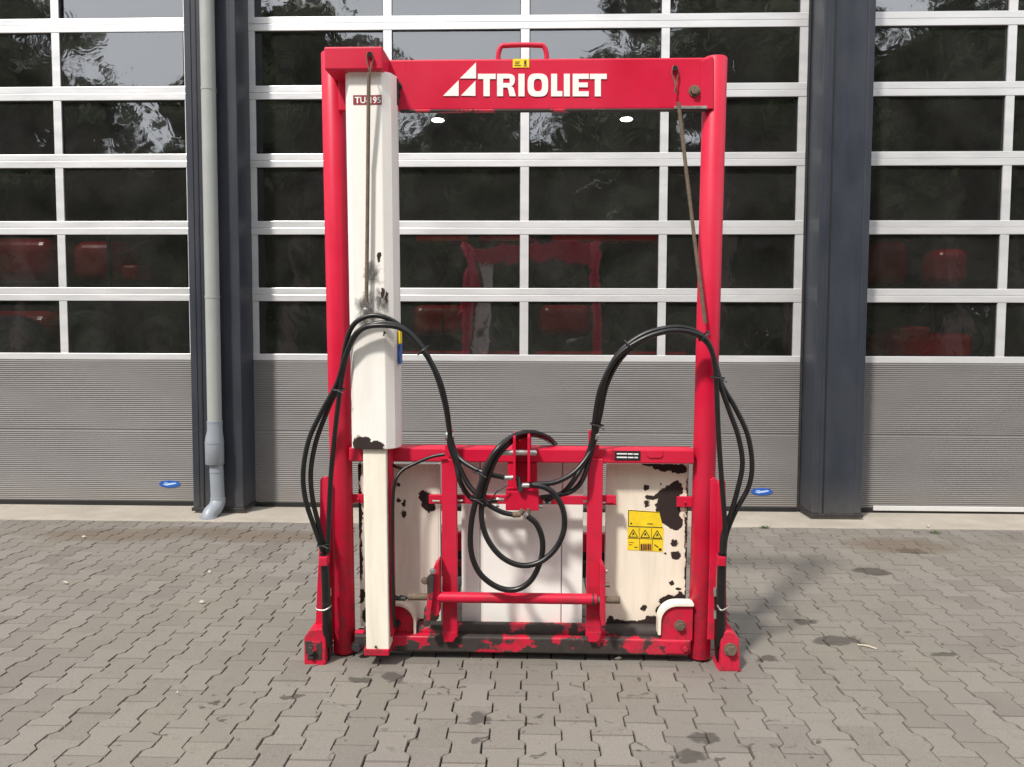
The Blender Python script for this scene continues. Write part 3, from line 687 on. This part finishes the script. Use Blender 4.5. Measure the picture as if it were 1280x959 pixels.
fit([(630, 597.5), (644, 597)], .011); fit([(641, 597), (648, 598), (649, 606), (652, 612)], .0125, 'dark'); fit([(650, 607), (664, 606.5)], .0115); fit([(651, 604), (651, 614)], .012, 'dark')
fit([(641, 643.5), (651, 643)], .0135, 'rusty'); fit([(650, 643), (654, 637)], .012, 'rusty'); fit([(656, 642), (661, 646)], .0115); fit([(661, 636), (660, 644)], .008, 'rusty')

# hoses
def hose(pts, r=.0108, name='hose', dflt=-.2):
    P = []
    for p in pts: P.append(L(p[0], p[1], p[2] if len(p) > 2 else dflt))
    return MB().tube(spline(P, 9), r, 12).build(name, M['hose'], mc, 60)
# left arch over the column: three hoses in a bundle
hose([(404, 690, -.13), (394, 662, -.13), (382, 625, -.13), (379, 590, -.13), (386, 550, -.13), (402, 515, -.14), (421, 480, -.16), (432, 445, -.19), (446, 416, -.21), (474, 404, -.215), (503, 410, -.21), (528, 434, -.19), (545, 468, -.17), (556, 505, -.14), (561, 535, -.115), (563, 547, -.105), (572, 570, -.11), (590, 584, -.15), (608, 592, -.18), (630, 597, -.175)])
hose([(407, 690, -.12), (400, 662, -.12), (391, 625, -.115), (388.5, 590, -.11), (395, 552, -.11), (409, 514, -.12), (424, 478, -.14), (432, 432, -.17), (442, 406, -.19), (462, 395, -.195), (484, 398, -.195), (508, 414, -.18), (532, 442, -.165), (549, 474, -.15), (558, 508, -.125), (563, 545, -.115), (567, 566, -.12), (582, 600, -.14), (596, 618, -.16), (612, 632, -.17), (628, 640.5, -.17), (642, 643.5, -.17)])
hose([(410, 690, -.14), (411, 650, -.14), (414, 590, -.14), (420, 530, -.15), (427, 475, -.165), (436, 436, -.19), (452, 412, -.215), (478, 407, -.225), (505, 413, -.215), (530, 440, -.20), (547, 472, -.185), (557, 508, -.15), (562, 540, -.12), (562, 556, -.11), (570, 580, -.12), (575, 602, -.14), (586, 620, -.12), (600, 628, -.1), (622, 625, -.115)])
# right arch
hose([(902, 692, -.13), (904, 668, -.13), (914, 640, -.13), (922, 612, -.13), (928, 580, -.13), (923, 546, -.13), (911, 512, -.13), (900, 480, -.13), (893, 450, -.135), (884, 426, -.14), (866, 413, -.145), (840, 409.5, -.15), (805, 418, -.15), (774, 441, -.15), (756, 475, -.14), (748, 515, -.125), (744, 547, -.105), (736, 568, -.12), (718, 590, -.15), (694, 603, -.17), (665, 605.5, -.175)])
hose([(905, 692, -.12), (908, 668, -.12), (919, 640, -.12), (936, 608, -.12), (940, 578, -.12), (934, 542, -.12), (918, 508, -.12), (902, 480, -.12), (890, 440, -.12), (879, 424, -.12), (862, 416, -.125), (838, 414, -.13), (808, 423, -.13), (778, 446, -.13), (759, 480, -.125), (750, 520, -.115), (743, 549, -.1), (737, 572, -.11), (728, 600, -.13), (713, 615, -.13), (690, 620, -.13), (676, 622, -.125)])
hose([(904, 692, -.15), (906, 655, -.15), (902, 600, -.15), (898, 540, -.15), (896, 490, -.145), (894, 458, -.15), (886, 430, -.155), (868, 417, -.16), (838, 413.5, -.165), (803, 424, -.165), (771, 447, -.16), (752, 482, -.15), (744.5, 515, -.13), (741, 547, -.115), (733, 572, -.12), (720, 596, -.15), (706, 614, -.13), (690, 622, -.12), (682, 628, -.12)])
# loops hanging in the middle
hose([(694, 556, .05), (684, 547, -.02), (665, 541, -.09), (645, 544, -.15), (625, 558, -.21), (611, 578, -.225), (602, 602, -.225), (595, 625, -.22), (589, 655, -.2), (589, 690, -.19), (600, 717, -.185), (622, 734, -.185), (645, 737, -.185), (664, 725, -.185), (676, 700, -.185), (678, 676, -.18), (671, 656, -.175), (659, 645, -.172)], .0124)
hose([(690, 553, .05), (678, 546, -.01), (660, 543, -.08), (640, 551, -.16), (622, 570, -.20), (611, 595, -.205), (604, 620, -.2), (602, 648, -.21), (610, 675, -.215), (628, 697, -.22), (652, 707, -.22), (676, 702, -.215), (695, 685, -.205), (705, 662, -.2), (704, 638, -.19), (694, 619, -.185), (680, 609, -.18), (662, 606, -.175)], .0120)
hose([(556, 568, -.1), (540, 571, -.1), (520, 579, -.1), (503, 588, -.11), (494, 602, -.13), (491, 630, -.14), (490.5, 700, -.14), (492, 750, -.13), (493, 785, -.11)], .0075, 'thin_hose'); hose([(485, 575, -.06), (494, 583, -.08), (506, 585.5, -.09), (516, 581, -.1)], .0062, 'thin_hose')
hose([(612, 634, -.19), (620, 616, -.19), (634, 607, -.18)], .003, 'cable_tie'); hose([(606, 634, -.2), (609, 630, -.2), (612, 634, -.19)], .003, 'cable_tie')
for (px, py, dx, dy_, dp_) in ((423, 487, 9, 0, -.155), (529, 438, 6, -5, -.195), (786, 432, -5, -6, -.15), (880, 420, 6, -6, -.145), (897, 472, 8, 1, -.14), (746, 531, 7, 1, -.12), (405, 680, 9, -1, -.13), (600, 590, 14, 2, -.2), (596, 623, 9, 1, -.2)):
    a_ = L(px-dx, py-dy_, dp_-.004); b_ = L(px+dx, py+dy_, dp_-.004); t_ = (b_-a_).normalized(); nrm = Vector((t_.z, 0, -t_.x)); c_ = (a_+b_)/2
    pts = [c_+t_*(.028*math.cos(q))+Vector((0, 1, 0))*(.030*math.sin(q)) for q in [2*math.pi*i/16 for i in range(17)]]
    mb = MB().tube(pts, .0035, 6); mb.cyl(c_+Vector((0, -.03, 0)), c_+t_*.03+Vector((0, -.038, -.012)), .0025, 6); mb.build('cable_tie', M['black'], mc)

# stay rods hanging from hooks
def rod(name, pts, r, hook): 
    o = MB().tube([L(*p) for p in pts], r, 10).build(name, M['rusty'], mc, 50)
    hx, hy, hd = hook; MB().tube(spline([L(hx-2, hy-3, hd), L(hx-4, hy+6, hd-.006), L(hx-2, hy+14, hd-.01), L(hx, hy+22, hd-.012), L(hx+1, hy+32, hd-.012)], 5), .0028, 6).build('wire', M['rusty'], o, 60)
    MB().tube(spline([L(hx+2, hy-3, hd), L(hx+4, hy+7, hd-.006), L(hx+2, hy+15, hd-.01), L(hx+1, hy+22, hd-.014), L(hx-1, hy+30, hd-.014)], 5), .0028, 6).build('wire', M['rusty'], o, 60)
    MB().cyl(L(hx, hy, hd+.004), L(hx, hy, hd-.02), .010, 10).build('hook_pin', M['dark'], o, 40); return o
rod('stay_rod', [(461, 92, -.214), (460, 200, -.19), (459, 300, -.19), (458, 378, -.19)], .0078, (462, 68, -.204))
rod('stay_rod', [(848, 128, -.075), (858, 215, -.075), (870, 315, -.08), (881.5, 404, -.085)], .0078, (844, 85, -.055))
bolt(457, 388, -.20, .008, 'steel', col)

# side knife arms with feet and hose ends
def arm(s):
    f = (lambda x: x) if s < 0 else (lambda x: x)
    r_ = empty('knife_arm'); r_.parent = mc
    if s < 0:
        pprism('arm_plate', [(400, 600), (403, 596.5), (408, 596.5), (411, 601), (410, 700), (407.5, 790), (394, 790), (396, 740), (399, 680)], -.075, .02, 'red', r_)
        pprism('arm_plate', [(410, 600), (420, 600), (420, 800), (409, 800)], -.03, .03, 'red', r_)
        ft = pprism('foot_shoe', [(380, 797), (387, 788), (404, 786), (407, 795), (407, 829), (404, 835), (380, 835)], -.135, .13, 'red', r_, .005)
        pbox('recess', 382, 802, 402, 825, -.1375, .004, 'redworn', ft, .001); bolt(389, 812, -.138, .019, 'redworn', ft); bolt(390, 821, -.138, .010, 'redworn', ft)
        xs = (396, 407); hx = 405
    else:
        pprism('arm_plate', [(888, 600), (892, 597), (897, 600), (896, 700), (893, 800), (884, 800), (887, 700)], -.05, .02, 'red', r_)
        pprism('arm_plate', [(897, 605), (901, 599), (907, 602), (908, 640), (908, 740), (909, 792), (896, 792), (897, 700)], -.078, .02, 'red', r_)
        ft = pprism('foot_shoe', [(901, 800), (904, 792), (908, 789), (918, 792), (924, 799), (925, 836), (928, 840), (898, 840), (901, 834)], -.135, .13, 'red', r_, .005)
        bolt(913, 812, -.136, .022, 'rusty', ft)
        xs = (899, 909); hx = 903
    pbox('hose_clip', hx-6.5+(0 if s < 0 else 1), 697, hx+3.5+(0 if s < 0 else 1), 708, -.168, .05, 'red', r_, .003)
    d = 3 if s < 0 else -2
    mb = MB().tube(spline([L(hx, 692, -.135), L(hx+d*.6, 720, -.135), L(hx+d, 760, -.13), L(hx+d, 790, -.12), L(hx+d*1.3, 806, -.1)], 6), .019, 12); mb.build('hose_end', M['hose'], r_, 60)
    k = 6.5 if s < 0 else -8.5
    MB().tube(spline([L(hx+k, 735, -.09), L(hx+k+1, 765, -.1), L(hx+k+1.5, 795, -.1), L(hx+k-1 if s < 0 else hx+k+2, 822, -.09), L(hx, 828, -.08)], 6), .0085, 10).build('hose_end', M['hose'], r_, 60)
    for yy in (740, 768): MB().cyl(L(hx+k, yy-5, -.105), L(hx+k, yy+5, -.105), .010, 6).build('fitting', M['steel'], r_)
    MB().tube(spline([L(hx-10 if s < 0 else hx-6, 757, -.14), L(hx-9 if s < 0 else hx-3, 762, -.165), L(hx, 763, -.168), L(hx+6, 760, -.16), L(hx+9, 757, -.13)], 6), .0042, 8).build('wire_tie', M['steel'], r_, 60)
arm(-1); arm(1)
# fork tines running back under the plates
for k in range(9):
    x = -.72+k*.18; tz = .05
    MB().prism([(x-.018, tz), (x+.018, tz), (x+.018, tz+.035), (x-.018, tz+.035)], .03, .95).build('fork_tine', M['dark'], mc, 0, .004)

# ------------------------------------------------------------------ dim things inside the workshop
M['dimred'] = plain('red_bodywork', (.30, .010, .015), .22); M['tyre'] = plain('tyre_rubber', (.02, .02, .021), .75, 0, .3, 20, .3); M['rim'] = plain('wheel_rim', (.075, .07, .068), .5, .3)
def wheel(par, x, y, z, r, wd):
    mb = MB(); pr = [(-wd/2, r*.62), (-wd/2, r*.92), (-wd*.36, r), (wd*.36, r), (wd/2, r*.92), (wd/2, r*.62)]; n = 32
    vs = [(x+pr[j][1]*math.cos(2*math.pi*i/n), y+pr[j][0], z+pr[j][1]*math.sin(2*math.pi*i/n)) for i in range(n) for j in range(6)]
    fs = [(i*6+j, i*6+j+1, ((i+1) % n)*6+j+1, ((i+1) % n)*6+j) for i in range(n) for j in range(5)]
    wh = mb.add(vs, fs).build('wheel', M['tyre'], par, 40)
    MB().tube([(x, y-wd*.3, z), (x, y-wd*.12, z), (x, y+wd*.2, z)], [r*.62, r*.55, r*.62], 28).build('rim', M['rim'], wh, 40); MB().cyl((x, y-wd*.36, z), (x, y, z), r*.16, 12).build('hub', M['dark'], wh, 40)
    for k in range(22):
        a = 2*math.pi*k/22; c_, s_ = math.cos(a), math.sin(a)
    return wh
def machine(name, label, loc, rz, hood, wheels, extra=()):
    o = empty(name, loc, (0, 0, rz)); tag(o, label, 'farm machine')
    for (x0, x1, y0, y1, z0, z1) in hood: MB().box(x0, x1, y0, y1, z0, z1).build('hood', M['dimred'], o, 0, min(x1-x0, z1-z0)*.28, 5)
    MB().box(-1.0, 1.0, -.25, .25, .5, .72).build('chassis', M['dark'], o, 0, .02)
    for wv in wheels: wheel(o, *wv)
    for (a, b, r) in extra: MB().cyl(a, b, r, 12).build('frame_tube', M['dark'], o, 40)
    return o
def inside(px, py, Y):
    d = fw+rt*((px-CX)/F)-up*((py-CY)/F); t = Y/d.y; return EYE+d*t
def imachine(label, px0, Y, hoods, wheels, tubes):
    o = inside(px0, 430, Y); base = Vector((o.x, Y, 0)); H, Wh, E = [], [], []
    for (x0, y0, x1, y1, dep) in hoods:
        a, b = inside(x0, y1, Y)-base, inside(x1, y0, Y)-base; H.append((a.x, b.x, 0, dep, a.z, b.z))
    for (x, y, rad, dy) in wheels:
        c = inside(x, y, Y+dy)-base; Wh.append((c.x, dy, c.z, rad*(Y+dy)/F, .25))
    for (x0, y0, x1, y1, rad) in tubes: E.append((inside(x0, y0, Y-.02)-base, inside(x1, y1, Y-.02)-base, rad))
    return machine('farm_machine', label, base, 0, H, Wh, E)
imachine('dim red machine with two rounded hoods behind the middle door glass', 630, 7.75,
    [(516, 381, 582, 419, .5), (674, 381, 740, 419, .5), (520, 291, 655, 303, .3), (690, 291, 830, 303, .3), (480, 440, 860, 452, .4)],
    [(626, 412, 34, .2), (527, 330, 34, .35), (618, 330, 36, .35), (690, 330, 34, .35), (778, 330, 36, .35), (850, 420, 30, .3)],
    [(592, 290, 592, 500, .05), (552, 395, 552, 500, .008), (758, 380, 762, 500, .05), (662, 290, 662, 520, .04), (480, 520, 860, 520, .06)])
imachine('dim dark red tractor shape behind the left door glass', 60, 7.8,
    [(-60, 388, 62, 450, .7), (-80, 296, 62, 350, .6), (88, 300, 150, 352, .5), (150, 330, 172, 350, .3)],
    [(20, 440, 46, -.05), (118, 425, 38, .2), (205, 425, 30, .3)], [(-40, 353, 70, 353, .008), (136, 290, 138, 470, .02), (150, 320, 186, 300, .01), (80, 392, 130, 400, .01)])
imachine('dim red low implement with thin bent pipes behind the right door glass', 1150, 7.8,
    [(1108, 416, 1220, 452, .5), (1125, 408, 1165, 425, .3), (1090, 300, 1140, 356, .5), (1170, 310, 1215, 356, .5)],
    [(1130, 330, 26, .4), (1205, 425, 26, .4)], [(1165, 375, 1168, 418, .008), (1150, 388, 1165, 376, .008), (1176, 415, 1182, 395, .008), (1182, 395, 1195, 391, .008), (1195, 391, 1204, 412, .008)])
le = NT('lamp_glow'); le.b.inputs['Emission Color'].default_value = (1, .95, .85, 1); le.b.inputs['Emission Strength'].default_value = 20; M['glow'] = le.m
for x, y, lb in ((-1.75, 14, 'lit round ceiling lamp seen through glass under the left half of the top beam'), (1.62, 14, 'lit round ceiling lamp seen through glass under the right half of the top beam'), (8.75, 14, 'lit ceiling lamp seen through the right door glass at the photo edge')):
    o = empty('ceiling_lamp', (x, y, 5.36)); tag(o, lb, 'lamp', 'ceiling lamps inside the workshop')
    MB().tube([(0, 0, .02), (0, 0, .004), (0, 0, -.004)], [.10, .112, .10], 24).build('diffuser', M['glow'], o, 40); MB().tube([(0, 0, .25), (0, 0, .12), (0, 0, .021)], [.05, .1, .12], 24).build('housing', M['dark'], o, 40); MB().cyl((0, 0, .25), (0, 0, .6), .012, 8).build('hanger', M['dark'], o)

# ------------------------------------------------------------------ trees across the yard (behind the camera, seen mirrored in the glass)
def leafmat(name, a, b):
    t = NT(name); oi = t.noise(.6, 3, .5, t.geo.outputs['Position']); t.set(t.mix(oi, a, b), .65, 0, .25)
    return t.m
M['leaf'] = leafmat('foliage', (.030, .048, .016), (.075, .10, .035)); M['bark'] = plain('bark', (.09, .07, .055), .9, 0, .3, 6, .5)
def crown_mesh(seed, rx, rz, n, lf, clumps):
    rr = random.Random(seed); cl = []
    for k in range(clumps):
        a, e, q = rr.random()*6.283, math.asin(rr.uniform(-.75, 1)), rr.random()**.45
        cl.append((Vector((rx*q*math.cos(a)*math.cos(e), rx*q*math.sin(a)*math.cos(e), rz*q*math.sin(e))), rr.uniform(.14, .3)*rx))
    vs, fs = [], []
    for i in range(n):
        c, r = cl[rr.randrange(clumps)]; p = c+Vector((rr.gauss(0, .55), rr.gauss(0, .55), rr.gauss(0, .42)))*r
        u = Vector((rr.gauss(0, 1), rr.gauss(0, 1), rr.gauss(0, 1))).normalized(); v = u.cross(Vector((rr.gauss(0, 1), rr.gauss(0, 1), rr.gauss(0, 1)))).normalized(); s = lf*rr.uniform(.6, 1.3); b = len(vs)
        vs += [p-u*s, p-v*s*.45, p+u*s, p+v*s*.45]; fs.append((b, b+1, b+2, b+3))
    me = bpy.data.meshes.new('crown'); me.from_pydata([tuple(v) for v in vs], [], fs); me.materials.append(M['leaf']); return me, cl
kinds = [crown_mesh(s, 4.2, 5.2, 7500, .38, 46) for s in (1, 2, 3)]
def tree(x, y, h, k, label, name='tree'):
    t = empty(name, (x, y, 0), (0, 0, x)); s = h/15.0; t.scale = (s, s, s); tag(t, label, 'tree', 'trees across the yard')
    me, cl = kinds[k]; o = bpy.data.objects.new('crown', me); COL.objects.link(o); o.parent = t; o.location = (0, 0, 9.6)
    mb = MB().tube(spline([(0, 0, -.1), (.05, .02, 2.5), (-.1, .1, 6), (.1, 0, 10), (0, 0, 13)], 4), [.36-.31*i/16 for i in range(17)], 9)
    for c, r in cl[:14]:
        b = Vector((0, 0, max(3.5, 9.6+c.z*.45-1.6))); e = c+Vector((0, 0, 9.6)); mb.tube([b, (b+e)/2+Vector((0, 0, -.3)), e], [.11, .07, .025], 6)
    mb.build('trunk', M['bark'], t, 60)
for i, (px, d, h, k, lb) in enumerate(((8, 33, 17, 0, 'tall tree mirrored in the leftmost column of panes'), (372, 34, 16.5, 1, 'tall tree mirrored left of the white lift column'),
    (470, 44, 16.5, 2, 'rounded far tree mirrored just right of the white lift column'), (610, 50, 18.2, 0, 'rounded far tree mirrored left of the beam handle'), (775, 46, 17.2, 1, 'rounded far tree mirrored right of the beam handle'),
    (905, 32, 18, 2, 'tall tree mirrored above the right post'), (985, 34, 17.5, 0, 'tall tree mirrored at the right side of the middle door'), (1170, 33, 15.6, 1, 'tall tree mirrored in the right door'), (1265, 34, 17, 2, 'tall tree mirrored at the right edge of the right door'))):
    tree((px-668)/961*d, 13-d, h, k, lb)
rr = random.Random(5); vs, fs = [], []
for i in range(30000):
    x = rr.uniform(-48, 48); hgt = 10.6+1.9*noise.noise(Vector((x*.22, 3, 0)))+1.1*noise.noise(Vector((x*.8, 8, 0))); z = hgt*rr.random()**.8
    p = Vector((x, -24-rr.uniform(0, 3.2)-1.2*noise.noise(Vector((x*.4, z*.4, 0))), z)); u = Vector((rr.gauss(0, 1), rr.gauss(0, 1), rr.gauss(0, 1))).normalized(); v = u.cross(Vector((rr.gauss(0, 1), rr.gauss(0, 1), rr.gauss(0, 1)))).normalized(); s = rr.uniform(.55, 1.0); b = len(vs)
    vs += [p-u*s, p-v*s*.5, p+u*s, p+v*s*.5]; fs.append((b, b+1, b+2, b+3))
wd_ = MB(); wd_.v = [tuple(v) for v in vs]; wd_.f = fs; tag(wd_.build('wood', M['leaf']), 'dense dark belt of bushes and trees mirrored in the door glass', 'trees', kind='stuff')

# ------------------------------------------------------------------ small litter on the paving and weeds at the apron
M['straw'] = plain('straw', (.55, .48, .36), .8); M['paper'] = plain('pale_chip', (.46, .41, .34), .85)
def onground(px, py):
    d = fw+rt*((px-CX)/F)-up*((py-CY)/F); t = -CAM_H/d.z; return EYE+d*t
for i, (px, py, sz, lb) in enumerate(((82, 731, .05, 'pale wood chip lying among the left pavers'), (262, 717, .04, 'pale chip lying on pavers left of the machine, nearest the downpipe'), (252, 755, .045, 'pale chip on pavers below the one nearest the downpipe'), (222, 870, .022, 'small white crumb on the left foreground pavers'),
    (105, 673, .05, 'pale chip near the concrete apron left of the downpipe'), (773, 826, .055, 'crumpled pale leaf on pavers just in front of the base beam'), (1160, 661, .05, 'white pebble at the concrete apron under the right door'))):
    sz *= .75; p = onground(px, py); rr = random.Random(i); mb = MB()
    pts = [(math.cos(a)*sz*.5*rr.uniform(.6, 1), math.sin(a)*sz*.32*rr.uniform(.6, 1)) for a in [6.283*k/7 for k in range(7)]]
    mb.add([(x, y, .004+rr.random()*.012) for x, y in pts]+[(0, 0, .02), (0, 0, .001)], [(k, (k+1) % 7, 7) for k in range(7)]+[((k+1) % 7, k, 8) for k in range(7)])
    o = mb.build('litter_chip', M['paper']); o.location = (p.x, p.y, .003+(.01 if py < 663 else 0)); tag(o, lb, 'litter')
p = onground(1096, 813); q = onground(1072, 808)
tag(MB().tube([(q.x, q.y, .008), ((p.x+q.x)/2, (p.y+q.y)/2+.004, .012), (p.x, p.y, .007)], .003, 6).build('straw_stalk', M['straw']), 'thin pale straw stalk on pavers right of the machine', 'straw')
M['weed'] = plain('weed_green', (.07, .11, .03), .7)
for px, py, lb in ((956, 661, 'small weed tuft at the apron edge right of the machine'), (1170, 667, 'small weed tuft at the apron edge under the right door')):
    p = onground(px, py); mb = MB(); rr = random.Random(px)
    for k in range(26):
        a = rr.random()*6.283; l = rr.uniform(.02, .05); b = Vector((rr.gauss(0, .02), rr.gauss(0, .008), 0)); e = b+Vector((math.cos(a)*l, math.sin(a)*l*.5, l*.6)); s_ = Vector((-math.sin(a), math.cos(a), 0))*.004
        mb.add([b-s_, b+s_, e], [(0, 1, 2)])
    o = mb.build('weed_tuft', M['weed']); o.location = (p.x, p.y, .004); tag(o, lb, 'weed')
